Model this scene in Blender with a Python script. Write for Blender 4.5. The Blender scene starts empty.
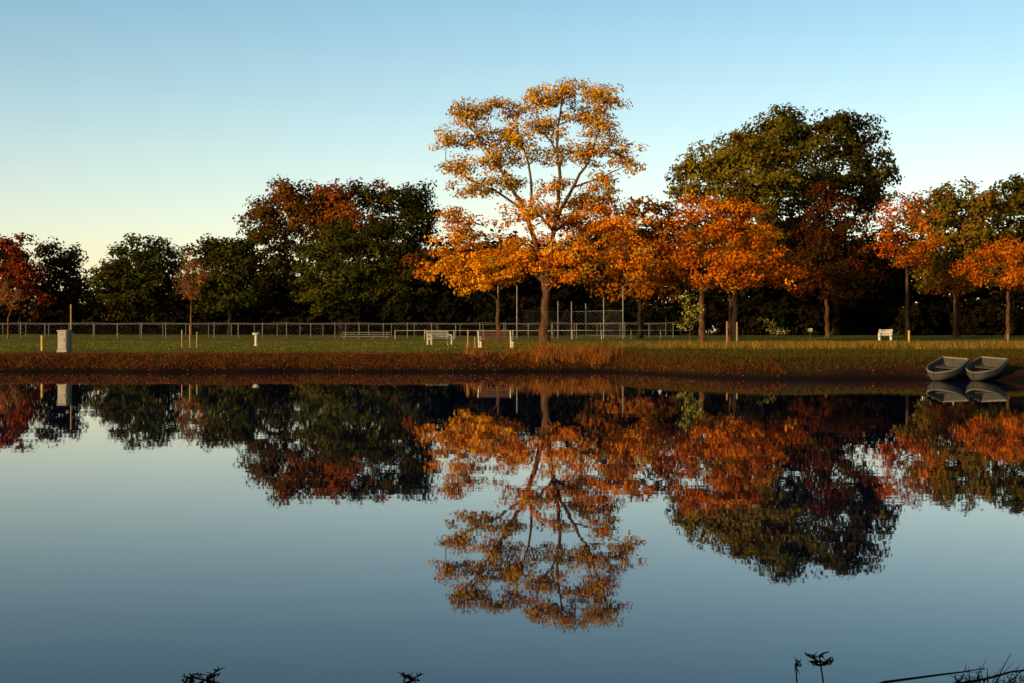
import bpy, math, random
import numpy as np
from mathutils import Vector
rng=np.random.default_rng(11)
random.seed(5)
F=1422.2; CZ=1.7; HY=332.0
scene=bpy.context.scene
def WX(px,D): return (px-512)/F*D
def WZ(py,D): return CZ-(py-HY)/F*D

# ------------------------------------------------------------------ terrain
def sstep(a,b,x):
    t=np.clip((x-a)/(b-a),0,1); return t*t*(3-2*t)
def shore(x):
    return 60.5-9.5*sstep(3.0,10.0,x)-1.5*sstep(12,20,x)+0.35*np.sin(x*0.55)+0.22*np.sin(x*1.37+1)+0.1*np.sin(x*3.1)
def ground(x,y):
    x=np.asarray(x,float); y=np.asarray(y,float)
    near=5.6+1.25*sstep(1.6,2.5,x)+0.12*np.sin(x*5)
    s=np.maximum(np.maximum(y-shore(x),(near-y)),np.abs(x)-140)
    land=0.8*(1-np.exp(-np.maximum(s,0)/3.2))+0.0025*np.clip(s,0,190)
    land=land+0.04*np.sin(x*0.9+y*0.3)*np.sin(y*0.7)*sstep(1,6,s)
    bed=-np.minimum(1.5,-np.minimum(s,0)*0.25)
    return np.where(s>0,land,bed)
def gz(x,y): return float(ground(x,y))

# ------------------------------------------------------------------ materials
def new_mat(name):
    m=bpy.data.materials.new(name); m.use_nodes=True
    nt=m.node_tree; nt.nodes.clear()
    out=nt.nodes.new('ShaderNodeOutputMaterial')
    return m,nt,out
def leaf_mat(name,trans=0.22):
    m,nt,out=new_mat(name)
    at=nt.nodes.new('ShaderNodeAttribute'); at.attribute_name='Col'
    d=nt.nodes.new('ShaderNodeBsdfDiffuse'); nt.links.new(at.outputs['Color'],d.inputs['Color'])
    if trans<=0:
        nt.links.new(d.outputs[0],out.inputs['Surface']); return m
    t=nt.nodes.new('ShaderNodeBsdfTranslucent')
    mx=nt.nodes.new('ShaderNodeMixShader'); mx.inputs[0].default_value=trans
    nt.links.new(at.outputs['Color'],t.inputs['Color'])
    nt.links.new(d.outputs[0],mx.inputs[1]); nt.links.new(t.outputs[0],mx.inputs[2])
    nt.links.new(mx.outputs[0],out.inputs['Surface'])
    return m
def noisy_mat(name,c1,c2,scale=6,rough=0.7,metal=0.0,stretch=(1,1,1),bump=0.0):
    m,nt,out=new_mat(name)
    b=nt.nodes.new('ShaderNodeBsdfPrincipled')
    tc=nt.nodes.new('ShaderNodeTexCoord'); mp=nt.nodes.new('ShaderNodeMapping')
    mp.inputs['Scale'].default_value=stretch
    n=nt.nodes.new('ShaderNodeTexNoise'); n.inputs['Scale'].default_value=scale; n.inputs['Detail'].default_value=5
    r=nt.nodes.new('ShaderNodeValToRGB')
    r.color_ramp.elements[0].position=0.35; r.color_ramp.elements[1].position=0.65
    r.color_ramp.elements[0].color=(*c1,1); r.color_ramp.elements[1].color=(*c2,1)
    nt.links.new(tc.outputs['Object'],mp.inputs[0]); nt.links.new(mp.outputs[0],n.inputs['Vector'])
    nt.links.new(n.outputs['Fac'],r.inputs[0]); nt.links.new(r.outputs[0],b.inputs['Base Color'])
    b.inputs['Roughness'].default_value=rough; b.inputs['Metallic'].default_value=metal
    if rough>0.8: b.inputs['Specular IOR Level'].default_value=0.15
    if bump>0:
        bp=nt.nodes.new('ShaderNodeBump'); bp.inputs['Distance'].default_value=bump
        nt.links.new(n.outputs['Fac'],bp.inputs['Height']); nt.links.new(bp.outputs[0],b.inputs['Normal'])
    nt.links.new(b.outputs[0],out.inputs['Surface'])
    return m
LEAF=leaf_mat('leaf_foliage')
LEAFD=leaf_mat('leaf_foliage_dense',0)
BLADE=leaf_mat('grass_blades',0)
BARK=noisy_mat('bark',(0.04,0.020,0.010),(0.12,0.055,0.024),3,0.9,stretch=(3,3,0.5),bump=0.03)
BARKD=noisy_mat('bark_dark',(0.012,0.008,0.005),(0.03,0.018,0.010),3,0.95,stretch=(3,3,0.5))
BARKO=noisy_mat('bark_bare_tree',(0.10,0.045,0.018),(0.2,0.09,0.035),3,0.9)
WHITE=noisy_mat('weathered_white_paint',(0.40,0.37,0.30),(0.60,0.56,0.47),5,0.5)
GALV=noisy_mat('galvanised_steel',(0.10,0.10,0.09),(0.2,0.19,0.17),4,0.6,0.1)
WOOD=noisy_mat('bench_wood',(0.040,0.012,0.005),(0.08,0.026,0.010),4,0.7,stretch=(1,8,8))
POSTW=noisy_mat('stake_wood',(0.22,0.13,0.05),(0.34,0.21,0.09),8,0.8,stretch=(4,4,1))
YEL=noisy_mat('yellow_paint',(0.4,0.25,0.03),(0.55,0.36,0.05),6,0.5)
GREY=noisy_mat('cabinet_grey',(0.11,0.105,0.09),(0.18,0.17,0.145),3,0.5)
DARKM=noisy_mat('dark_metal',(0.02,0.02,0.02),(0.05,0.05,0.05),6,0.5)
HULL=noisy_mat('boat_hull_aluminium',(0.035,0.033,0.028),(0.07,0.065,0.055),3,0.8,0.0)
RIM=noisy_mat('boat_gunwale',(0.17,0.14,0.10),(0.26,0.22,0.165),5,0.7)
SIGNM=noisy_mat('sign_face',(0.4,0.32,0.2),(0.5,0.42,0.3),9,0.5)

# ------------------------------------------------------------------ mesh helper
def build(name,V,Q,mats,mi=None,col=None,smooth=False):
    V=np.asarray(V,np.float32); Q=np.asarray(Q,np.int32)
    me=bpy.data.meshes.new(name)
    me.vertices.add(len(V)); me.vertices.foreach_set('co',V.ravel())
    me.loops.add(Q.size); me.loops.foreach_set('vertex_index',Q.ravel())
    me.polygons.add(len(Q))
    me.polygons.foreach_set('loop_start',np.arange(0,Q.size,4,dtype=np.int32))
    me.polygons.foreach_set('loop_total',np.full(len(Q),4,np.int32))
    for m in mats: me.materials.append(m)
    if mi is not None: me.polygons.foreach_set('material_index',np.asarray(mi,np.int32))
    if smooth: me.polygons.foreach_set('use_smooth',np.ones(len(Q),bool))
    if col is not None:
        a=me.attributes.new('Col','FLOAT_COLOR','POINT')
        c=np.ones((len(V),4),np.float32); c[:,:3]=col
        a.data.foreach_set('color',c.ravel())
    me.update(calc_edges=True); me.validate()
    ob=bpy.data.objects.new(name,me); scene.collection.objects.link(ob)
    return ob

class Tubes:
    def __init__(s): s.V=[]; s.Q=[]; s.n=0
    def add(s,pts,rad,n=6):
        pts=np.asarray(pts,float); k=len(pts)
        tan=np.gradient(pts,axis=0); tan/=np.linalg.norm(tan,axis=1)[:,None]+1e-9
        if abs(tan[0,2])>0.75: up=np.tile([[1.,0.1,0]],(k,1))
        else: up=np.tile([[0.05,0.02,1.]],(k,1))
        a=np.cross(tan,up); a/=np.linalg.norm(a,axis=1)[:,None]+1e-9
        b=np.cross(tan,a)
        th=np.arange(n)*2*math.pi/n
        ring=pts[:,None,:]+np.asarray(rad)[:,None,None]*(np.cos(th)[None,:,None]*a[:,None,:]+np.sin(th)[None,:,None]*b[:,None,:])
        s.V.append(ring.reshape(-1,3))
        i=np.arange(k-1)[:,None]*n; j=np.arange(n)[None,:]; j2=(j+1)%n
        q=np.stack([i+j,i+j2,i+n+j2,i+n+j],-1).reshape(-1,4)+s.n
        s.Q.append(q); s.n+=k*n
    def get(s):
        if not s.V: return np.zeros((0,3)),np.zeros((0,4),int)
        return np.concatenate(s.V),np.concatenate(s.Q)

def bez(p0,p1,p2,n):
    t=np.linspace(0,1,n)[:,None]
    return (1-t)**2*p0+2*t*(1-t)*p1+t*t*p2

def leaf_quads(C,size,outward,rs,aspect=0.6,rnd=0.6):
    n=len(C)
    N=rs.normal(size=(n,3)); N/=np.linalg.norm(N,axis=1)[:,None]
    N=N*rnd+outward*0.85+np.array([0,0,0.2]); N/=np.linalg.norm(N,axis=1)[:,None]+1e-9
    R=rs.normal(size=(n,3)); U=np.cross(N,R); U/=np.linalg.norm(U,axis=1)[:,None]+1e-9
    W=np.cross(N,U)
    s=(size*rs.uniform(0.6,1.35,n))[:,None]
    sk=rs.uniform(-0.25,0.25,(n,1))
    v=np.stack([C-U*s*0.5,C+W*s*aspect*0.5+U*s*sk,C+U*s*0.5,C-W*s*aspect*0.5+U*s*sk*0.5],1)
    return v.reshape(-1,3),np.arange(n*4).reshape(-1,4)
def ball(rs,n,p=0.42):
    u=rs.normal(size=(n,3)); u/=np.linalg.norm(u,axis=1)[:,None]
    return u*(rs.uniform(0,1,n)**p)[:,None]*(1+np.abs(rs.normal(0,.12,n)))[:,None]

def make_tree(name,px,D,lobes,pal,trunk_r=0.35,fork_py=290,leaf=0.4,lpp=70,puff=1.3,dens=1.0,flat=0.6,
              bark=None,seed=0,lean=0.0,bare=False,shell=2.2,limb_r=0.55,pdens=None,twig=0.6,limbs=()):
    """lobes: (px,py,rx,ry,depth_off_m,palette_index or None) measured at distance D.
    limbs grow lobe by lobe, each leaving the nearest suitable point of the branches already there"""
    rs=np.random.default_rng(seed+100)
    bark=bark or BARK
    asp=0.6
    if bark is BARKD: leaf=leaf*1.12; asp=0.78; dens=dens*1.12   # heavy oak crowns: broader sprays
    k=D/F
    bx=WX(px,D); bz=gz(bx,D)
    T=Tubes()
    fork=np.array([bx+lean,D,WZ(fork_py,D)])
    base=np.array([bx,D,bz-0.15])
    n=9; t=np.linspace(0,1,n)
    path=base[None]*(1-t[:,None])+fork[None]*t[:,None]
    path[1:-1,0]+=rs.normal(0,trunk_r*0.18,n-2); path[1:-1,1]+=rs.normal(0,trunk_r*0.18,n-2)
    T.add(path,trunk_r*(1.0-0.25*t+0.55*np.exp(-t*9)),9)
    NP=[p for p in path[5:]]; NR=[trunk_r*0.75]*4; ND=[0.0]*4
    for lm in limbs:
        P=np.array([[WX(a,D),D+c_,WZ(b_,D)] for a,b_,c_ in lm[2]])
        s=np.linspace(0,len(P)-1,len(P)*4)
        PP=np.stack([np.interp(s,np.arange(len(P)),P[:,q]) for q in range(3)],1)
        PP[1:-1]=(PP[:-2]+PP[1:-1]*2+PP[2:])/4; PP[1:-1]=(PP[:-2]+PP[1:-1]*2+PP[2:])/4
        PP[2:-1]+=rs.normal(0,.035,(len(PP)-3,3))
        rr=np.linspace(lm[0],lm[1],len(PP)); T.add(PP,rr,7)
        for q in range(2,len(PP)): NP.append(PP[q]); NR.append(rr[q]); ND.append(0.4+1.2*q/len(PP))
    LV=[];LQ=[];LC=[];off=0
    cs=[np.array([WX(lb[0],D),D+lb[4],WZ(lb[1],D)]) for lb in lobes]
    order=sorted(range(len(lobes)),key=lambda i:np.linalg.norm(cs[i]-fork))
    for li in order:
        lb=lobes[li]; c=cs[li]; r=np.array([lb[2]*k,lb[2]*k*0.95,lb[3]*k])
        pi=lb[5] if len(lb)>5 else None
        A=np.array(NP); dv=c-A; dist=np.linalg.norm(dv,axis=1)
        cost=dist+0.45*np.array(ND)+np.where(A[:,2]>c[2]-0.35*dist,dist*0.7,0)
        a=int(np.argmin(cost)); start=A[a]; d=c-start; L=np.linalg.norm(d)+1e-6
        mid=start+np.array([d[0]*0.42,d[1]*0.42,max(d[2],0.3)*0.62])+rs.normal(0,L*0.06,3)
        end=c+np.array([0,0,r[2]*0.2])
        npt=12; lp=bez(start,mid,end,npt); lp[2:-1]+=rs.normal(0,L*0.010,(npt-3,3))
        r0=min(NR[a]*0.82,trunk_r*limb_r,0.03+L*0.035); r1=max(r0*0.4,0.025)
        rr=np.linspace(r0,r1,npt); T.add(lp,rr,6)
        cum=np.concatenate([[0],np.cumsum(np.linalg.norm(np.diff(lp,axis=0),axis=1))])+ND[a]
        for q in range(3,npt): NP.append(lp[q]); NR.append(rr[q]); ND.append(cum[q])
        vol=r[0]*r[1]*r[2]
        dd_=dens*(pdens[pi] if (pdens and pi is not None) else 1)
        npf=max(5,int(dd_*4.6*(vol**(2/3))/(puff**2)))
        u=rs.normal(size=(npf,3)); u/=np.linalg.norm(u,axis=1)[:,None]
        rad=rs.uniform(0,1,npf)**(1/shell)
        edge=1+rs.normal(0,0.08,npf)
        pc=c+u*r*(rad*edge)[:,None]
        pc=pc[pc[:,2]>bz+0.7*puff]
        for p in pc:
            if rs.uniform()>twig: continue
            idx=rs.integers(5,npt); s0=lp[idx]
            dd=p-s0; mm=s0+dd*0.5+np.array([0,0,-0.08 if not bare else 0.15])*np.linalg.norm(dd)
            T.add(bez(s0,mm,p,4),np.linspace(rr[idx]*0.5,0.018,4),3)
            if bare:
                for q in range(6):
                    e=p+rs.normal(0,puff*0.5,3)+np.array([0,0,puff*0.7])
                    T.add(np.array([p,(p+e)/2+rs.normal(0,.05,3),e]),[0.03,0.02,0.008],3)
        m=len(pc)
        if m==0: continue
        ps=rs.uniform(0.6,1.3,m)
        nl=np.maximum(3,(lpp*ps**2*rs.uniform(0.6,1.3,m)).astype(int))
        ii=np.repeat(np.arange(m),nl)
        g=ball(rs,len(ii))
        o=g*np.array([1,1,flat])*(puff*ps[ii])[:,None]*0.95
        C=pc[ii]+o
        out=(C-c)/r; out/=np.linalg.norm(out,axis=1)[:,None]+1e-9
        outw=out*0.6+g*0.8; outw/=np.linalg.norm(outw,axis=1)[:,None]+1e-9
        v,q=leaf_quads(C,leaf,outw,rs,asp)
        pals=np.array(pal,float)
        if pi is None: pidx=rs.integers(0,len(pals),m)
        else: pidx=np.where(rs.uniform(size=m)<0.75,pi,rs.integers(0,len(pals),m))
        pcx=pals[pidx]*rs.uniform(0.7,1.25,(m,1))
        cc=pcx[ii]*rs.uniform(0.75,1.25,(len(ii),1))*(1+rs.normal(0,0.06,(len(ii),3)))
        LV.append(v);LQ.append(q+off);LC.append(np.repeat(np.clip(cc,0.002,0.9),4,axis=0));off+=len(v)
    TV,TQ=T.get()
    V=[TV]+LV; Q=[TQ]+[q+len(TV) for q in LQ]
    mi=np.concatenate([np.zeros(len(TQ),int)]+[np.ones(len(q),int) for q in LQ])
    col=np.concatenate([np.full((len(TV),3),0.1)]+LC)
    return build(name,np.concatenate(V),np.concatenate(Q),[bark,LEAFD if bark is BARKD else LEAF],mi,col)

GREEN=[(0.030,0.036,0.005),(0.038,0.036,0.005),(0.050,0.036,0.005),(0.022,0.025,0.004)]
RED=[(0.14,0.024,0.005),(0.09,0.020,0.005),(0.045,0.020,0.005)]
ORANGE=[(0.56,0.155,0.005),(0.46,0.11,0.005),(0.60,0.21,0.008),(0.36,0.075,0.004)]
YELL=[(0.66,0.29,0.010),(0.62,0.23,0.009),(0.50,0.16,0.007)]
OLIVE=[(0.11,0.08,0.008),(0.085,0.065,0.008),(0.15,0.08,0.008)]

# ---------------- hero tree
HL=[(0.24,0.06,[(545,290,0),(539,255,0.3),(527,215,0.2),(508,180,0),(485,148,-.3),(466,122,-.3)]),
    (0.23,0.06,[(546,290,0),(550,250,-.3),(556,215,-.4),(560,180,-.2),(556,140,0),(562,98,.3)]),
    (0.15,0.05,[(555,222,-.4),(572,190,-.8),(592,155,-1),(604,112,-.8)]),
    (0.11,0.04,[(525,212,.2),(500,192,.8),(468,178,1),(445,158,1)]),
    (0.12,0.04,[(529,222,.2),(533,180,1),(522,140,1.2),(510,108,1)]),
    (0.09,0.03,[(574,188,-.8),(600,178,-.2),(628,165,0)]),
    (0.08,0.03,[(556,150,0),(540,125,.6),(535,98,.8)]),
    (0.17,0.05,[(546,284,0),(572,262,-1),(606,248,-1.6),(632,240,-1.6)]),
    (0.15,0.05,[(544,282,0),(522,262,1.2),(498,250,1.6)])]
make_tree('honey_locust_tree',545,105,[
 (566,92,34,13,0.3,0),(600,98,24,13,-.8,0),(538,100,26,14,.8,0),(505,108,28,13,1,0),(468,114,22,12,-.3,0),(446,140,18,13,0.5,0),
 (480,136,28,15,0,1),(515,136,26,16,1.2,0),(545,126,26,15,.6,1),(598,126,26,15,-1,1),(616,152,26,15,0,0),(632,168,12,9,0,0),(586,155,24,14,-1,1),
 (498,160,28,13,1,0),(456,165,18,12,1,0),(476,185,28,12,.8,1),(512,180,24,12,.6,2),(554,188,22,11,-.4,2),(562,155,20,12,-1.5,2),(605,186,22,12,-.6,1),(478,112,14,8,1.5,0),(585,112,30,12,1.5,2),(540,155,16,10,1.5,2),(582,200,22,12,1,1),
 (530,216,34,18,-2.5,3),(580,218,36,20,1.5,3),(620,230,30,22,0,3),(522,255,36,20,-1,3),(572,256,36,20,-3,3),(628,262,28,18,-1,3),(602,203,28,12,2,3),(560,275,30,9,-2,3),(648,275,18,12,0,3),
 ],[(0.55,0.30,0.030),(0.46,0.24,0.024),(0.32,0.19,0.024),(0.62,0.19,0.007)],trunk_r=0.36,fork_py=286,leaf=0.225,lpp=48,puff=0.68,dens=0.9,pdens=[1.3,1.2,1.05,1.2],flat=0.6,seed=1,limb_r=0.4,twig=0.6,limbs=HL)
make_tree('maple_tree',498,118,[(455,250,32,26,0),(478,268,30,20,-1),(438,268,22,14,0),(500,245,26,24,1),(470,225,24,16,1),(470,285,28,10,-2),(505,275,22,14,-1),(425,275,12,8,0),(455,212,14,8,0)],
 YELL,trunk_r=0.2,fork_py=300,leaf=0.26,lpp=52,puff=0.8,dens=0.95,flat=0.5,seed=2)
make_tree('maple_tree',702,108,[(700,222,34,26,0),(740,235,38,28,1),(680,255,30,26,-1),(720,270,44,20,-2),(765,262,30,24,0),(668,278,20,12,0),(700,203,22,12,1),(782,275,18,12,0),(740,210,26,14,0)],
 ORANGE,trunk_r=0.25,fork_py=292,leaf=0.26,lpp=50,puff=0.85,dens=1.0,flat=0.55,seed=3)
make_tree('maple_tree',730,118,[(735,255,40,30,0),(760,235,30,24,1),(790,262,20,20,1),(725,285,30,12,0)],
 ORANGE,trunk_r=0.14,fork_py=300,leaf=0.27,lpp=46,puff=0.9,dens=0.7,flat=0.55,seed=4)
make_tree('oak_tree',640,150,[(625,225,28,28,0),(650,250,30,34,1),(610,265,30,26,0),(665,225,22,24,2),(640,290,34,18,0),(645,208,20,12,0)],
 [(0.20,0.060,0.005),(0.25,0.072,0.005),(0.10,0.045,0.006)],trunk_r=0.3,fork_py=300,leaf=0.34,lpp=46,puff=1.15,dens=0.9,seed=5,bark=BARKD,twig=.2)
# big right trees
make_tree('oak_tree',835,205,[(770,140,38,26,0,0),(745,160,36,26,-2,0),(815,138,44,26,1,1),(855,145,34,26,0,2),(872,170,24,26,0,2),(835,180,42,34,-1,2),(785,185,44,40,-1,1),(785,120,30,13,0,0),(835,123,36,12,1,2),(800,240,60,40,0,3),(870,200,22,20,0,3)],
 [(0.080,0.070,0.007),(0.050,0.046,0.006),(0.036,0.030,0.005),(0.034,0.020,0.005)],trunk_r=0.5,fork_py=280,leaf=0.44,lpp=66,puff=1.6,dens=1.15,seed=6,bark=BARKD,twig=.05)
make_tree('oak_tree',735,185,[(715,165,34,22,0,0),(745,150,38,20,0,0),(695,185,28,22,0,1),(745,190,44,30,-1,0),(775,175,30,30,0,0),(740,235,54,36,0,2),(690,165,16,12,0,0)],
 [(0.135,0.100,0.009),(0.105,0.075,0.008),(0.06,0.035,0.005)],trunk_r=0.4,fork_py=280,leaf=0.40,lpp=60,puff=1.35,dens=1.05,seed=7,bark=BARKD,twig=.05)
make_tree('oak_tree',827,150,[(828,196,20,20,0),(845,225,30,30,0),(815,235,26,30,-1),(850,265,30,26,0),(825,280,34,18,-1),(805,262,20,20,0)],
 [(0.085,0.020,0.005),(0.06,0.020,0.005),(0.040,0.026,0.005)],trunk_r=0.26,fork_py=298,leaf=0.34,lpp=56,puff=1.1,dens=1.15,seed=8,twig=.3)
make_tree('red_maple_tree',907,132,[(903,212,24,18,0,0),(888,235,20,20,0,0),(920,232,26,22,0,1),(905,255,28,16,-1,0),(935,250,16,16,1,1),(888,213,14,14,1,0),(912,198,10,8,0,0)],
 [(0.42,0.085,0.005),(0.48,0.13,0.006),(0.26,0.05,0.005)],trunk_r=0.18,fork_py=275,leaf=0.27,lpp=42,puff=0.85,dens=0.65,seed=9,twig=.8)
make_tree('oak_tree',957,175,[(935,215,36,28,0),(965,203,38,24,0),(955,240,44,34,-1),(985,225,32,30,0),(930,265,34,28,0),(980,270,34,24,0)],
 OLIVE,trunk_r=0.3,fork_py=290,leaf=0.38,lpp=56,puff=1.3,dens=1.0,seed=10,bark=BARKD,twig=.05)
make_tree('oak_tree',1045,190,[(1015,197,30,24,0),(1045,187,40,30,0),(1020,240,40,34,0),(1070,230,40,44,0),(1040,270,60,30,0)],
 [(0.07,0.06,0.007),(0.045,0.038,0.006)],trunk_r=0.4,fork_py=285,leaf=0.42,lpp=56,puff=1.4,dens=1.0,seed=11,bark=BARKD,twig=.05)
make_tree('maple_tree',1008,130,[(1000,252,34,12,0),(975,268,24,12,-1),(1025,262,30,16,0),(1005,280,36,10,-1),(1050,270,30,20,0),(1030,245,26,10,1)],
 [(0.52,0.15,0.006),(0.44,0.10,0.006)],trunk_r=0.2,fork_py=292,leaf=0.26,lpp=44,puff=0.8,dens=0.85,seed=12)
make_tree('maple_tree',955,140,[(950,285,26,12,0),(940,270,20,10,0)],
 [(0.12,0.04,0.006)],trunk_r=0.16,fork_py=300,leaf=0.26,lpp=40,puff=0.75,dens=0.6,seed=42)
# left trees
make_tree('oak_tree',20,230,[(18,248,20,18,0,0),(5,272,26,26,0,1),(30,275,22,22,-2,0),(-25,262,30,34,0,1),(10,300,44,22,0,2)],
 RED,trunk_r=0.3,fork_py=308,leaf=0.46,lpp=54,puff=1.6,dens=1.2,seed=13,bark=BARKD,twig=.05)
make_tree('oak_tree',62,240,[(58,256,20,20,0),(68,276,20,24,0),(52,290,28,26,0),(74,300,16,20,0)],
 [(0.045,0.022,0.005),(0.030,0.023,0.005)],trunk_r=0.3,fork_py=308,leaf=0.46,lpp=54,puff=1.6,dens=1.3,seed=14,bark=BARKD,twig=.05)
make_tree('oak_tree',136,240,[(142,254,28,20,0),(116,270,26,22,0),(160,270,26,28,0),(135,292,46,30,-2)],
 GREEN,trunk_r=0.4,fork_py=310,leaf=0.46,lpp=58,puff=1.6,dens=1.35,seed=15,bark=BARKD,twig=.03)
make_tree('oak_tree',230,235,[(218,250,30,18,0),(242,260,24,24,0),(205,266,24,24,0),(225,290,46,30,-2)],
 GREEN,trunk_r=0.4,fork_py=310,leaf=0.46,lpp=58,puff=1.6,dens=1.35,seed=16,bark=BARKD,twig=.03)
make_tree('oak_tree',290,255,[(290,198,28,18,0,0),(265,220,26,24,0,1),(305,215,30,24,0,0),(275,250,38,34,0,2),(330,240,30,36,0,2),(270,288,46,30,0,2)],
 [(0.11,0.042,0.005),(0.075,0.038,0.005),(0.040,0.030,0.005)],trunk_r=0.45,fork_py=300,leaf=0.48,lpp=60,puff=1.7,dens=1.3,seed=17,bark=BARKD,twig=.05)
make_tree('oak_tree',342,222,[(342,243,34,22,0),(320,266,28,26,0),(368,264,28,28,0),(342,290,50,28,-2)],
 [(0.044,0.046,0.005),(0.055,0.046,0.006),(0.032,0.034,0.005)],trunk_r=0.4,fork_py=310,leaf=0.42,lpp=60,puff=1.5,dens=1.3,seed=18,bark=BARKD,twig=.03)
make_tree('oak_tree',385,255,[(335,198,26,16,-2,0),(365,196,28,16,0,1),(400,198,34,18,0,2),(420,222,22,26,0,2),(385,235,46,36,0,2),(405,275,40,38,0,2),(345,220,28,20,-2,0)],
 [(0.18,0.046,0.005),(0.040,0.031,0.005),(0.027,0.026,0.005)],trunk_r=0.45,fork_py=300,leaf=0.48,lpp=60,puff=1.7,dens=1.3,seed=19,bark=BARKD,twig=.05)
# bare trees
make_tree('bare_tree',191,150,[(190,268,8,14,0),(182,282,8,14,0),(201,280,8,14,0),(192,292,12,10,0)],
 [(0.46,0.15,0.02)],trunk_r=0.11,fork_py=314,leaf=0.15,lpp=12,puff=0.8,dens=1.6,seed=20,bark=BARKO,bare=True,twig=1)
make_tree('bare_tree',8,150,[(6,292,8,10,0),(-2,296,8,14,0),(16,298,8,12,0)],
 [(0.46,0.15,0.02)],trunk_r=0.10,fork_py=318,leaf=0.15,lpp=12,puff=0.7,dens=1.3,seed=21,bark=BARKO,bare=True,twig=1)
make_tree('birch_sapling',690,84,[(688,298,9,10,0),(692,313,11,9,0),(684,324,11,6,0)],
 [(0.34,0.32,0.05),(0.24,0.26,0.04)],trunk_r=0.03,fork_py=325,leaf=0.14,lpp=14,puff=0.35,dens=1.0,seed=22)
make_tree('young_shrub',772,84,[(772,330,13,5,0),(765,322,9,4,0),(785,332,8,4,0)],
 [(0.32,0.27,0.10),(0.2,0.2,0.05)],trunk_r=0.02,fork_py=338,leaf=0.1,lpp=9,puff=0.25,dens=0.7,seed=23)
# trees on the near shore behind the viewpoint (they shade the near banks)
def back_tree(x,y,h,seed):
    rs=np.random.default_rng(seed)
    T=Tubes(); b=np.array([x,y,gz(x,y)-.1]); top=b+np.array([0,0,h*0.75])
    T.add(bez(b,(b+top)/2+rs.normal(0,.2,3),top,7),np.linspace(.35,.08,7),8)
    n=150; u=rs.normal(size=(n,3)); u/=np.linalg.norm(u,axis=1)[:,None]
    pc=b+np.array([0,0,h*0.56])+u*np.array([h*.32,h*.3,h*.44])*(rs.uniform(0,1,n)**.4)[:,None]
    for p in pc[::3]: T.add(bez(b+np.array([0,0,h*rs.uniform(.25,.6)]),(p+top)/2,p,4),[.07,.05,.03,.015],4)
    ii=np.repeat(np.arange(n),40); g=rs.normal(size=(len(ii),3))
    v,q=leaf_quads(pc[ii]+g*np.array([.8,.8,.55]),0.55,g/ (np.linalg.norm(g,axis=1)[:,None]),rs)
    TV,TQ=T.get(); c=np.array(OLIVE)[rs.integers(0,3,n)][ii]
    return build('oak_tree',np.concatenate([TV,v]),np.concatenate([TQ,q+len(TV)]),[BARKD,LEAFD],
      np.concatenate([np.zeros(len(TQ),int),np.ones(len(q),int)]),np.concatenate([np.full((len(TV),3),.1),np.repeat(c,4,axis=0)]))
for i,(x,y,h) in enumerate([(-30,-11,17),(-23,-9,18),(-16,-11,17),(-9,-10,18),(-3,-12,13),(-5,-7.5,7)]):
    back_tree(x,y,h,300+i)

# ---------------- distant forest belt
def forest(name,segs,seed):
    rs=np.random.default_rng(seed); Vs=[];Qs=[];Cs=[];off=0; T=Tubes()
    for (x0,x1,D0,D1,h0,h1,pal,num,low) in segs:
        for _ in range(num):
            x=rs.uniform(x0,x1); y=rs.uniform(D0,D1); h=rs.uniform(h0,h1); b=gz(x,y)
            r=h*rs.uniform(0.28,0.4)*(1.8 if low else 1)
            T.add(np.array([[x,y,b-.1],[x,y,b+h*.3],[x,y,b+h*.7]]),[.2,.15,.1],5)
            n=24 if low else 42; u=rs.normal(size=(n,3)); u/=np.linalg.norm(u,axis=1)[:,None]
            pc=np.array([x,y,b+h*(0.40 if low else .53)])+u*np.array([r,r,h*0.47])*(rs.uniform(0,1,n)**.4)[:,None]
            ii=np.repeat(np.arange(n),22 if low else 30); g=rs.normal(size=(len(ii),3))
            C=pc[ii]+g*np.array([.14,.14,.09])*h*0.5; C[:,2]=np.maximum(C[:,2],b+.05)
            v,q=leaf_quads(C,0.85 if low else 0.95,u[ii],rs,0.75)
            base=np.array(pal)[rs.integers(0,len(pal))]
            c=(base*rs.uniform(.7,1.3,(n,1)))[ii]*rs.uniform(.7,1.3,(len(ii),1))
            Vs.append(v);Qs.append(q+off);Cs.append(np.repeat(c,4,axis=0));off+=len(v)
    TV,TQ=T.get(); V=np.concatenate([TV]+Vs); Q=np.concatenate([TQ]+[q+len(TV) for q in Qs])
    mi=np.concatenate([np.zeros(len(TQ),int),np.ones(off//4,int)])
    return build(name,V,Q,[BARKD,LEAFD],mi,np.concatenate([np.full((len(TV),3),.1)]+Cs))
DK=[(0.009,0.007,0.003),(0.011,0.008,0.003),(0.007,0.008,0.003)]  # near-black leaf tones: understory shade is put into the colour
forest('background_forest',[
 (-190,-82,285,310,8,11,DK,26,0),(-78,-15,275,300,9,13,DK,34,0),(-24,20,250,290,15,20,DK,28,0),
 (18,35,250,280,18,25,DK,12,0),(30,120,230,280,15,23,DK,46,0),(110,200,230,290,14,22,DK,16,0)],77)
forest('understory_shrubs',[(-130,-20,262,275,3.5,6.5,DK,95,1),(-24,110,205,225,4,8,DK,110,1),(-150,160,296,312,4.5,7,DK,150,1),(-70,-14,236,246,3,5,DK,40,1)],78)

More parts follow.
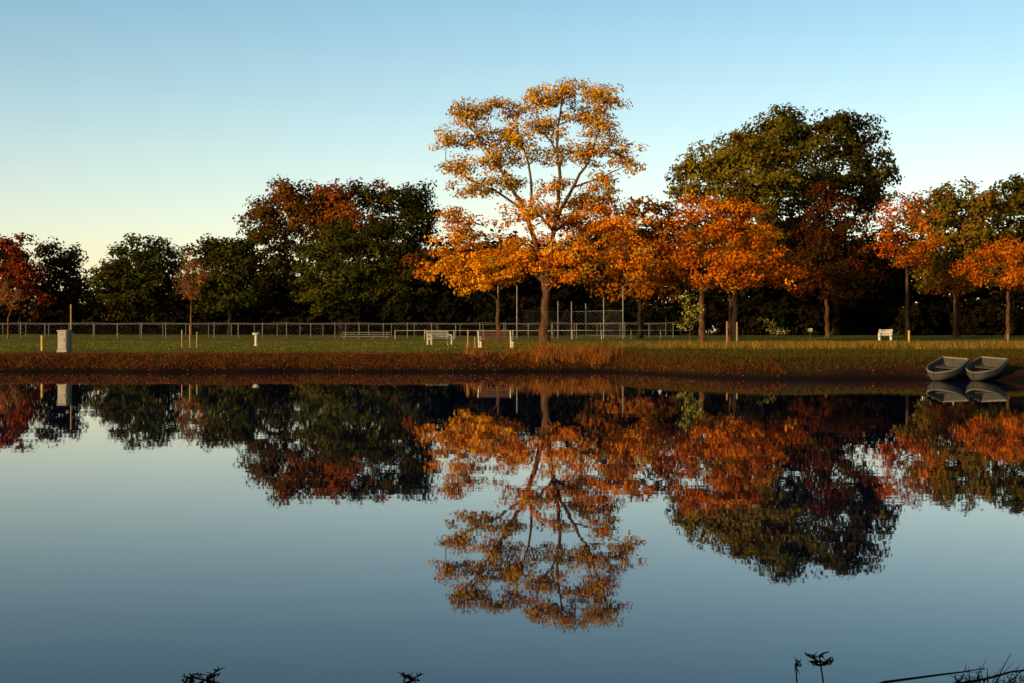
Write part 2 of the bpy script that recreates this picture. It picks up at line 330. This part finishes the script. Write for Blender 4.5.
# ------------------------------------------------------------------ ground sheet
def axis(parts):
    a=[]
    for s,e,n in parts: a+=list(np.linspace(s,e,n,endpoint=False))
    a.append(parts[-1][1]); return np.array(a)
xs=axis([(-3000,-300,12),(-300,-60,60),(-60,60,400),(60,300,60),(300,3000,12)])
ys=axis([(-600,-20,12),(-20,4,20),(4,9,40),(9,45,20),(45,75,180),(75,130,110),(130,320,80),(320,4000,20)])
X,Y=np.meshgrid(xs,ys); Z=ground(X,Y)
fine=(Y>48)&(Y<130)&(np.abs(X)<60)
Z=Z+np.where(fine&(Z>0.05),rng.normal(0,0.012,Z.shape),0)
V=np.stack([X,Y,Z],-1).reshape(-1,3)
nx=len(xs); i=np.arange(len(ys)-1)[:,None]*nx; j=np.arange(nx-1)[None,:]
Q=np.stack([i+j,i+j+1,i+j+1+nx,i+j+nx],-1).reshape(-1,4)
gm,nt,out=new_mat('grass_and_leaf_litter')
N=nt.nodes.new; Lk=nt.links.new
b=N('ShaderNodeBsdfPrincipled'); b.inputs['Roughness'].default_value=0.95; b.inputs['Specular IOR Level'].default_value=0.05
geo=N('ShaderNodeNewGeometry'); sep=N('ShaderNodeSeparateXYZ'); Lk(geo.outputs['Position'],sep.inputs[0])
n1=N('ShaderNodeTexNoise'); n1.inputs['Scale'].default_value=0.25; n1.inputs['Detail'].default_value=8; n1.inputs['Roughness'].default_value=0.7; Lk(geo.outputs['Position'],n1.inputs['Vector'])
r1=N('ShaderNodeValToRGB'); r1.color_ramp.elements[0].position=.35; r1.color_ramp.elements[1].position=.7
r1.color_ramp.elements[0].color=(0.095,0.105,0.009,1); r1.color_ramp.elements[1].color=(0.21,0.19,0.020,1); Lk(n1.outputs['Fac'],r1.inputs[0])
n2=N('ShaderNodeTexNoise'); n2.inputs['Scale'].default_value=3.0; n2.inputs['Detail'].default_value=8; n2.inputs['Roughness'].default_value=.75; Lk(geo.outputs['Position'],n2.inputs['Vector'])
r2=N('ShaderNodeValToRGB'); r2.color_ramp.elements[0].position=.35; r2.color_ramp.elements[1].position=.68
r2.color_ramp.elements[0].color=(0.016,0.008,0.003,1); r2.color_ramp.elements[1].color=(0.10,0.024,0.007,1); Lk(n2.outputs['Fac'],r2.inputs[0])
mr=N('ShaderNodeMapRange'); mr.inputs['From Min'].default_value=0.77; mr.inputs['From Max'].default_value=0.66; Lk(sep.outputs['Z'],mr.inputs['Value'])
ad=N('ShaderNodeMath'); ad.operation='MULTIPLY_ADD'; ad.inputs[1].default_value=1.2; ad.inputs[2].default_value=-0.66; Lk(n1.outputs['Fac'],ad.inputs[0])
ad2=N('ShaderNodeMath'); ad2.operation='ADD'; ad2.use_clamp=True; Lk(mr.outputs[0],ad2.inputs[0]); Lk(ad.outputs[0],ad2.inputs[1])
mx=N('ShaderNodeMix'); mx.data_type='RGBA'; Lk(ad2.outputs[0],mx.inputs['Factor']); Lk(r1.outputs[0],mx.inputs['A']); Lk(r2.outputs[0],mx.inputs['B'])
mr2=N('ShaderNodeMapRange'); mr2.inputs['From Min'].default_value=0.32; mr2.inputs['From Max'].default_value=0.06; Lk(sep.outputs['Z'],mr2.inputs['Value'])
mx2=N('ShaderNodeMix'); mx2.data_type='RGBA'; Lk(mr2.outputs[0],mx2.inputs['Factor']); Lk(mx.outputs['Result'],mx2.inputs['A']); mx2.inputs['B'].default_value=(0.010,0.006,0.004,1)
Lk(mx2.outputs['Result'],b.inputs['Base Color'])
bp=N('ShaderNodeBump'); bp.inputs['Distance'].default_value=0.06; bp.inputs['Strength'].default_value=0.7; Lk(n2.outputs['Fac'],bp.inputs['Height']); Lk(bp.outputs[0],b.inputs['Normal'])
Lk(b.outputs[0],out.inputs['Surface'])
build('ground',V,Q,[gm],smooth=True)

# ------------------------------------------------------------------ water
wm,nt,out=new_mat('lake_water')
N=nt.nodes.new; Lk=nt.links.new
b=N('ShaderNodeBsdfPrincipled'); b.inputs['Base Color'].default_value=(0.001,0.014,0.042,1)
b.inputs['Roughness'].default_value=0.012; b.inputs['IOR'].default_value=1.28
b.inputs['Specular Tint'].default_value=(0.6,0.85,1.0,1)
geo=N('ShaderNodeNewGeometry'); mp=N('ShaderNodeMapping'); mp.inputs['Scale'].default_value=(0.35,1.0,1); Lk(geo.outputs['Position'],mp.inputs[0])
n1=N('ShaderNodeTexNoise'); n1.inputs['Scale'].default_value=1.1; n1.inputs['Detail'].default_value=3; Lk(mp.outputs[0],n1.inputs['Vector'])
n3=N('ShaderNodeTexNoise'); n3.inputs['Scale'].default_value=0.05; n3.inputs['Detail'].default_value=3; Lk(mp.outputs[0],n3.inputs['Vector'])
mr=N('ShaderNodeMapRange'); mr.inputs['From Min'].default_value=.35; mr.inputs['From Max'].default_value=.7; mr.inputs['To Min'].default_value=.5; mr.inputs['To Max'].default_value=1.6; Lk(n3.outputs['Fac'],mr.inputs['Value'])
ml=N('ShaderNodeMath'); ml.operation='MULTIPLY'; Lk(n1.outputs['Fac'],ml.inputs[0]); Lk(mr.outputs[0],ml.inputs[1])
bp=N('ShaderNodeBump'); bp.inputs['Distance'].default_value=0.0009; bp.inputs['Strength'].default_value=1.0
Lk(ml.outputs[0],bp.inputs['Height']); Lk(bp.outputs[0],b.inputs['Normal']); Lk(b.outputs[0],out.inputs['Surface'])
build('lake_water',[(-145,-8,0),(145,-8,0),(145,66,0),(-145,66,0)],[(0,1,2,3)],[wm])

# ------------------------------------------------------------------ grasses
def blades(name,x,y,h,w,cols,seed,lean=0.35):
    rs=np.random.default_rng(seed); n=len(x); z=ground(x,y)
    B=np.stack([x,y,z-0.02],-1); a=rs.uniform(0,math.pi,n); U=np.stack([np.cos(a),np.sin(a),np.zeros(n)],-1)*(w*rs.uniform(.6,1.4,n))[:,None]*.5
    hh=h*rs.uniform(.5,1.2,n); T=B+np.stack([rs.normal(0,lean,n)*hh,rs.normal(0,lean,n)*hh,hh],-1)
    V=np.stack([B-U,B+U,T+U*.25,T-U*.25],1).reshape(-1,3)
    c=np.array(cols)[rs.integers(0,len(cols),n)]*rs.uniform(.6,1.3,(n,1))
    return build(name,V,np.arange(n*4).reshape(-1,4),[BLADE],None,np.repeat(c,4,axis=0))
n=42000; x=rng.uniform(-34,10,n); y=shore(x)+rng.uniform(0.1,1,n)*5.6
k=np.sin(x*1.3)+np.sin(x*.47+y)+rng.normal(0,.8,n)>-0.3
blades('bank_grass',x[k],y[k],np.where(y[k]-shore(x[k])<4.5,0.13,0.07)*(1+.5*np.sin(x[k]*2.1)*np.sin(x[k]*.7)),0.03,[(0.11,0.024,0.006),(0.07,0.024,0.006),(0.05,0.038,0.006),(0.14,0.044,0.009),(0.035,0.038,0.006)],1)
n=36000; x=rng.uniform(4,34,n); y=shore(x)+rng.uniform(0.1,1,n)*16
blades('bank_grass',x,y,np.full(n,0.13),0.03,[(0.045,0.045,0.006),(0.06,0.05,0.007),(0.075,0.034,0.006),(0.035,0.036,0.005)],2)
n=30000; x=rng.uniform(-36,45,n); y=rng.uniform(68,115,n)
blades('meadow_grass',x,y,np.full(n,0.07),0.05,[(0.11,0.125,0.010),(0.14,0.145,0.012),(0.18,0.15,0.016)],3)
def clumps(cx,cy,r,per,seed):
    rs=np.random.default_rng(seed); ii=np.repeat(np.arange(len(cx)),per)
    return np.array(cx)[ii]+rs.normal(0,r,len(ii)),np.array(cy)[ii]+rs.normal(0,r,len(ii))
rs=np.random.default_rng(9)
cx=np.concatenate([WX(rs.uniform(470,615,34),64),WX(rs.uniform(540,612,44),62)]); cy=shore(cx)+rs.uniform(1.5,6.5,78)
x,y=clumps(cx,cy,.24,60,10)
blades('tall_golden_grass',x,y,np.full(len(x),0.48)*rng.uniform(.4,1.3,len(x)),0.022,[(0.22,0.075,0.012),(0.15,0.05,0.010),(0.11,0.03,0.008),(0.28,0.12,0.02)],4,.22)
cx=WX(rs.uniform(640,1040,150),76); cy=rs.uniform(70,84,150)
x,y=clumps(cx,cy,.4,45,11)
blades('tall_golden_grass',x,y,np.full(len(x),0.34),0.03,[(0.20,0.12,0.022),(0.15,0.085,0.016),(0.10,0.06,0.012),(0.25,0.15,0.028)],5,.25)
n=36000; x=rng.uniform(-36,34,n); y=np.where(rng.uniform(size=n)<.6,shore(x)+rng.uniform(.2,7,n),rng.uniform(66,125,n))
z=ground(x,y)+.03; C=np.stack([x,y,z],-1)
v,q=leaf_quads(C,0.08,np.tile([[0,-.3,1.5]],(n,1)),rng,.7)
c=np.array([(0.26,0.05,0.010),(0.18,0.03,0.010),(0.30,0.10,0.014),(0.10,0.03,0.010)])[rng.integers(0,4,n)]
k=(x<6)&(y<shore(x)+7)|(rng.uniform(size=n)<.2)|(np.abs(x-2.5)<6); kk=np.repeat(k,4)
build('fallen_leaves',v[kk],np.arange(k.sum()*4).reshape(-1,4),[LEAFD],None,np.repeat(c[k],4,axis=0))

# ------------------------------------------------------------------ boxes / objects
import bmesh
def empty(name,loc,rz=0,sc=1):
    e=bpy.data.objects.new(name,None); scene.collection.objects.link(e); e.location=loc; e.rotation_euler=(0,0,rz); e.empty_display_size=.2; e.scale=(sc,)*3
    return e
def box(name,parent,c,s,mat,rot=(0,0,0),bev=0.008):
    bm=bmesh.new(); bmesh.ops.create_cube(bm,size=1); bmesh.ops.scale(bm,vec=s,verts=bm.verts)
    bmesh.ops.bevel(bm,geom=bm.edges[:],offset=min(bev,min(s)*.3),segments=2,affect='EDGES')
    me=bpy.data.meshes.new(name); bm.to_mesh(me); bm.free(); me.materials.append(mat)
    o=bpy.data.objects.new(name,me); scene.collection.objects.link(o); o.parent=parent; o.location=c; o.rotation_euler=rot
    return o
def rods(name,parent,segs,mat,n=8):
    T=Tubes()
    for p,q,r in segs:
        p=np.array(p,float);q=np.array(q,float); T.add(np.array([p,(p+q)/2,q]),[r,r,r],n)
        T.add(np.array([q,q+(q-p)/np.linalg.norm(q-p)*r*.5]),[r,0.001],n)
    V,Q=T.get(); o=build(name,V,Q,[mat]); o.parent=parent; return o
def bench(px,D,rz,w,slat,endm):
    x=WX(px,D); e=empty('park_bench',(x,D,gz(x,D)),rz)
    for i in range(4): box(f'seat_slat_{i+1}',e,(0,-.2+i*.12,.44),(w,.1,.035),slat)
    for i in range(4): box(f'back_slat_{i+1}',e,(0,.27+i*.03,.54+i*.115),(w,.03,.075),slat,(-.25,0,0))
    for sx,nm in((-1,'left'),(1,'right')):
        X=sx*(w/2-.1)
        box(nm+'_front_leg',e,(X,-.2,.21),(.09,.09,.42),endm)
        box(nm+'_rear_leg',e,(X,.26,.21),(.09,.10,.42),endm)
        box(nm+'_back_support',e,(X,.37,.68),(.07,.06,.55),endm,(-.25,0,0))
        box(nm+'_armrest',e,(X,0.02,.66),(.1,.52,.05),endm)
        box(nm+'_arm_post',e,(X,-.2,.54),(.07,.07,.2),endm)
        box(nm+'_rail',e,(X,.03,.40),(.07,.4,.04),endm)
    return e
bench(440,93,math.radians(35),1.75,WHITE,WHITE)
bench(496,76,math.radians(168),1.95,WOOD,WHITE)
bench(885,118,math.radians(-25),1.15,WHITE,WHITE)

def fence(name,x0,x1,D,h,step,r=0.045,mesh=True,mat=GALV,D1=None):
    D1=D1 if D1 is not None else D
    e=empty(name,(0,0,0)); segs=[]; L=x1-x0; n=int(L/step)+1
    P=[]
    for i in range(n+1):
        x=x0+L*i/n; y=D+(D1-D)*i/n; z=gz(x,y); P.append((x,y,z)); segs.append(((x,y,z-.1),(x,y,z+h+.05),r))
    rods('posts',e,segs,mat,6); segs=[]
    for a,c in zip(P[:-1],P[1:]): segs.append(((a[0],a[1]-.0,a[2]+h),(c[0],c[1],c[2]+h),r*.6))
    rods('top_rail',e,segs,mat,5)
    if mesh:
        T=Tubes()
        for a,c in zip(P[:-1],P[1:]):
            m=int(step/0.4)
            a=np.array(a);c=np.array(c)
            for s in range(m):
                p=a+(c-a)*s/m; q=a+(c-a)*(s+1)/m
                for k in range(int(h/.38)):
                    T.add([p+[0,-.05,k*.38],q+[0,-.05,(k+1)*.38]],[.003,.003],3); T.add([q+[0,-.05,k*.38],p+[0,-.05,(k+1)*.38]],[.003,.003],3)
        V,Q=T.get(); o=build('wire_mesh',V,Q,[mat]); o.parent=e
    return e
fence('chain_link_fence',-62,17,150,1.6,2.6,0.040)
fence('chain_link_fence',-90,20,185,1.6,3.0,0.035,mesh=False)
fence('white_rail_fence',WX(395,135),WX(690,135),135,0.85,3.1,0.03,mesh=False,mat=WHITE)
e=empty('baseball_backstop',(0,0,0)); segs=[]; D=140
tops=[(498,286),(517,286),(560,300),(575,300),(590,302),(607,296),(623,286)]
pts=[]
for i,(px,py) in enumerate(tops):
    y=D+[0,0,6,8,8,5,0][i]; x=WX(px,D); z=gz(x,y); pts.append((x,y,z)); segs.append(((x,y,z-.1),(x,y,WZ(py,D)),.065))
rods('poles',e,segs,GALV)
segs=[]
for a,c in zip(pts[1:-1],pts[2:]):
    for hh in (.3,1.5,2.8): segs.append(((a[0],a[1],a[2]+hh),(c[0],c[1],c[2]+hh),.025))
rods('rails',e,segs,GALV,6)
T=Tubes()
for a,c in zip(pts[1:-1],pts[2:]):
    a=np.array(a);c=np.array(c); m=max(3,int(np.linalg.norm(c-a)/.4))
    for s in range(m):
        for k in range(7):
            p=a+(c-a)*s/m+[0,-.05,k*.4]; q=a+(c-a)*(s+1)/m+[0,-.05,k*.4]
            T.add([p,q+[0,0,.4]],[.004,.004],3); T.add([q,p+[0,0,.4]],[.004,.004],3)
V,Q=T.get(); o=build('wire_mesh',V,Q,[GALV]); o.parent=e
x=WX(365,140); e=empty('bleacher_bench',(x,140,gz(x,140)))
for i in range(3): box(f'plank_{i+1}',e,(0,i*.6,.25+i*.2),(4.8,.28,.05),GREY)
for i in range(4):
    X=-2.1+i*1.4
    box(f'frame_{i+1}',e,(X,.6,.2),(.05,1.3,.05),GALV,(.32,0,0)); box(f'front_leg_{i+1}',e,(X,0,.11),(.05,.05,.22),GALV); box(f'rear_leg_{i+1}',e,(X,1.2,.31),(.05,.05,.62),GALV)

D=68; x=WX(64,D); e=empty('utility_cabinet',(x,D,gz(x,D)),math.radians(-12))
box('plinth',e,(0,0,.05),(.52,.46,.14),GREY); box('body',e,(0,0,.58),(.46,.40,.92),GREY,bev=.02); box('door',e,(0,-.205,.58),(.38,.012,.8),GREY)
box('lid',e,(0,0,1.06),(.52,.48,.05),GREY,(.06,0,0)); box('handle',e,(.13,-.225,.6),(.02,.03,.12),DARKM)
for i in range(4): box(f'vent_{i+1}',e,(0,-.216,.82+i*.03),(.26,.006,.012),DARKM)
rods('pole',e,[((.2,.3,-.1),(.2,.3,2.3),.04)],POSTW)
def stake(px,D,h,mat,r=.05,name='wooden_stake'):
    x=WX(px,D); return rods(name,None,[((x,D,gz(x,D)-.2),(x,D,gz(x,D)+h),r)],mat,8)
stake(42,70,.75,YEL,.06,'yellow_bollard')
for px,h in((182,1.0),(190,1.25),(197,.9)): stake(px,78,h,POSTW,.04)
for px,h in((727,1.45),(737,1.4)): stake(px,85,h,POSTW,.055)
stake(468,78,1.0,POSTW,.045); stake(909,100,.9,YEL,.08,'yellow_bollard'); stake(475,78,.6,POSTW,.04)
stake(1008,95,.7,POSTW,.05)
D=86; x=WX(256,D); e=empty('drinking_fountain',(x,D,gz(x,D)))
T=Tubes(); T.add([[0,0,-.05],[0,0,.1],[0,0,.5],[0,0,.62]],[.14,.09,.08,.1],12); V,Q=T.get(); o=build('pedestal',V,Q,[WHITE],smooth=True); o.parent=e
T=Tubes(); T.add([[0,0,.60],[0,0,.66],[0,0,.76],[0,0,.765],[0,0,.70]],[.06,.18,.24,.21,.02],16); V,Q=T.get(); o=build('bowl',V,Q,[WHITE]); o.parent=e
rods('spout',e,[((.12,0,.7),(.1,0,.84),.015)],GALV)
D=120; x=WX(810,D); e=empty('park_sign',(x,D,gz(x,D))); box('post',e,(0,0,.5),(.07,.07,1.1),POSTW); box('panel',e,(0,-.05,.85),(.4,.03,.3),SIGNM); box('frame_top',e,(0,-.05,1.02),(.46,.05,.04),WOOD)

def boat(px,D,rz,roll,pitch,zz):
    x=WX(px,D); e=empty('rowing_boat',(x,D,zz)); e.rotation_euler=(pitch,roll,rz)
    L=2.2; ns=17; nr=13
    t=np.linspace(0,1,ns); V=[];Vi=[]
    for a in t:
        yy=-L/2+a*L
        w=.54*min(1,(1-(1-min(a/.55,1))**2.3)**.75+.02)*(1-.12*max(0,(a-.6)/.4)); h=.36+.05*(1-a)**2; kz=.14*(1-a)**3
        for q in np.linspace(-1,1,nr):
            px_=w*math.copysign(min(1,abs(q)*1.45)**.8,q); V.append((px_,yy,kz+(h-kz)*max(0,(abs(q)-.45)/.55)**.9))
            Vi.append((px_*.93,yy*.985,kz+.03+(h-kz-.0)*max(0,(abs(q)-.45)/.55)**.9))
    V=np.array(V);Vi=np.array(Vi)
    i=np.arange(ns-1)[:,None]*nr; j=np.arange(nr-1)[None,:]
    Q=np.stack([i+j,i+j+1,i+j+1+nr,i+j+nr],-1).reshape(-1,4)
    o=build('hull',V,Q,[HULL],smooth=True); o.parent=e
    o=build('inner_hull',Vi,Q,[HULL],smooth=True); o.parent=e
    last=V[(ns-1)*nr:]; tq=[(k,k+1,nr-2-k,nr-1-k) for k in range(nr//2)]
    o=build('transom',last,tq,[HULL]); o.parent=e
    T=Tubes()
    for side in(0,nr-1): T.add(V[side::nr][:ns]+[0,0,.015],np.full(ns,.026),8)
    T.add([V[(ns-1)*nr]+[0,0,.015],V[-1]+[0,0,.015]],[.026,.026],8); T.add([V[0]+[0,0,.015],V[nr-1]+[0,0,.015]],[.026,.026],8)
    v,q=T.get(); o=build('gunwale',v,q,[RIM],smooth=True); o.parent=e
    T=Tubes(); kp=V[nr//2::nr]; T.add(kp-[0,0,.012],np.full(ns,.02),6); v,q=T.get(); o=build('keel',v,q,[RIM]); o.parent=e
    for k,yy in enumerate((-.35,.35)): box(f'thwart_{k+1}',e,(0,yy,.22),(.90,.18,.03),HULL)
    return e
boat(945,50.1,math.radians(-36),math.radians(4),math.radians(14),0.14)
boat(984,50.3,math.radians(-36),math.radians(4),math.radians(14),0.14)

# ------------------------------------------------------------------ foreground dried weeds
def col_tubes(name,T,mat): 
    V,Q=T.get(); return build(name,V,Q,[mat])
def weed(px,py,D,basepx,seed,spread=.06,num=9):
    rs=np.random.default_rng(seed); T=Tubes()
    top=np.array([WX(px,D),D,WZ(py,D)]); x=WX(basepx,D); base=np.array([x,D,-.05])
    T.add(bez(base,base+(top-base)*.6+rs.normal(0,.01,3),top,7),np.linspace(.005,.003,7),5)
    for i in range(num):
        a=rs.uniform(0,2*math.pi); d=np.array([math.cos(a)*spread,math.sin(a)*spread*.6,rs.uniform(-.2,.7)*spread])*rs.uniform(.5,1.3)
        s=top-(top-base)*rs.uniform(0,.25); m=s+d*.5+rs.normal(0,.012,3)
        T.add(bez(s,m,s+d,5),[.002,.003,.004,.003,.001],4)
        for q in range(3):
            f=m+rs.normal(0,.012,3); T.add([m+(s+d-m)*rs.uniform(0,1),f],[.004,.001],4)
    return col_tubes('dried_weed',T,BARKD)
weed(819,655,6.75,826,1,.06,16); weed(797,662,6.8,800,8,.02,4); weed(205,679,6.95,206,2,.08,12); weed(190,677,6.95,193,7,.03,5); weed(412,678,6.95,413,3,.06,9)
T=Tubes(); rs=np.random.default_rng(3)
p=[(860,690),(885,682),(915,678),(945,674),(962,672),(985,668)]
T.add([[WX(a,6.8),6.8,WZ(b_,6.8)] for a,b_ in p],[.006,.007,.006,.005,.004,.002],5)
T.add([[WX(a,6.75),6.75,WZ(b_,6.75)] for a,b_ in [(955,684),(985,679),(1010,672),(1040,668)]],[.006,.006,.005,.003],5)
for i in range(150):
    px=rs.uniform(950,1060); D=rs.uniform(6.4,6.9); x=WX(px,D); z=gz(x,D)
    h=rs.uniform(.04,.15)*(1 if px<1000 else .7); s=np.array([x,D,max(z,0)-.02]); d=np.array([rs.normal(0,.45)*h,rs.normal(0,.3)*h,h])
    e_=s+d; T.add([s,s+d*.5+rs.normal(0,.05,3)*h,e_],[.003,.0025,.001],4)
    if i%2==0:
        for q in range(4):
            b0=s+d*rs.uniform(.4,1); T.add([b0,b0+np.array([rs.normal(0,.03),rs.normal(0,.02),rs.uniform(0,.025)])],[.002,.001],3)
col_tubes('shore_twigs',T,BARKD)

# ------------------------------------------------------------------ light, sky, camera
SE=math.radians(11); SR=math.radians(180+42)
w=bpy.data.worlds.new('World'); scene.world=w; w.use_nodes=True; nt=w.node_tree; nt.nodes.clear()
N=nt.nodes.new; Lk=nt.links.new
o=N('ShaderNodeOutputWorld'); bg=N('ShaderNodeBackground'); sky=N('ShaderNodeTexSky'); sky.sky_type='NISHITA'
sky.sun_disc=False; sky.sun_elevation=SE; sky.sun_rotation=SR; sky.air_density=1.0; sky.dust_density=0.6; sky.ozone_density=1.5
tc=N('ShaderNodeTexCoord'); sx=N('ShaderNodeSeparateXYZ'); Lk(tc.outputs['Generated'],sx.inputs[0])
rp=N('ShaderNodeValToRGB'); el=rp.color_ramp.elements
el[0].position=0.0
def tint(e_,c_): e_.color=(c_[0]/2,c_[1]/2,c_[2]/2,1)
tint(el[0],(1.62,1.36,1.30)); el[1].position=1.0; tint(el[1],(.12,.15,.17))
for p_,c_ in ((.06,(1.56,1.36,1.30)),(.13,(1.40,1.33,1.26)),(.24,(1.0,1.20,1.20)),(.38,(.28,.34,.38))):
    tint(el.new(p_),c_)
Lk(sx.outputs['Z'],rp.inputs[0])
vm=N('ShaderNodeVectorMath'); vm.operation='MULTIPLY'; Lk(sky.outputs[0],vm.inputs[0]); Lk(rp.outputs[0],vm.inputs[1])
vs=N('ShaderNodeVectorMath'); vs.operation='SCALE'; vs.inputs['Scale'].default_value=2.0; Lk(vm.outputs[0],vs.inputs[0])
Lk(vs.outputs[0],bg.inputs['Color']); bg.inputs['Strength'].default_value=0.15; Lk(bg.outputs[0],o.inputs['Surface'])
d=Vector((math.sin(SR)*math.cos(SE),math.cos(SR)*math.cos(SE),math.sin(SE)))
l=bpy.data.lights.new('sun','SUN'); l.energy=5.0; l.angle=math.radians(.5); l.color=(1.0,0.68,0.32)
lo=bpy.data.objects.new('sun',l); scene.collection.objects.link(lo); lo.rotation_euler=d.to_track_quat('Z','Y').to_euler(); lo.location=d*50
cam=bpy.data.cameras.new('camera'); co=bpy.data.objects.new('camera',cam); scene.collection.objects.link(co)
co.location=(0,0,CZ); co.rotation_euler=(math.radians(90),0,0); cam.lens=50; cam.sensor_width=36; cam.shift_y=-9.5/1024; cam.clip_end=8000
scene.camera=co
scene.view_settings.view_transform='Standard'; scene.view_settings.look='None'; scene.view_settings.exposure=0
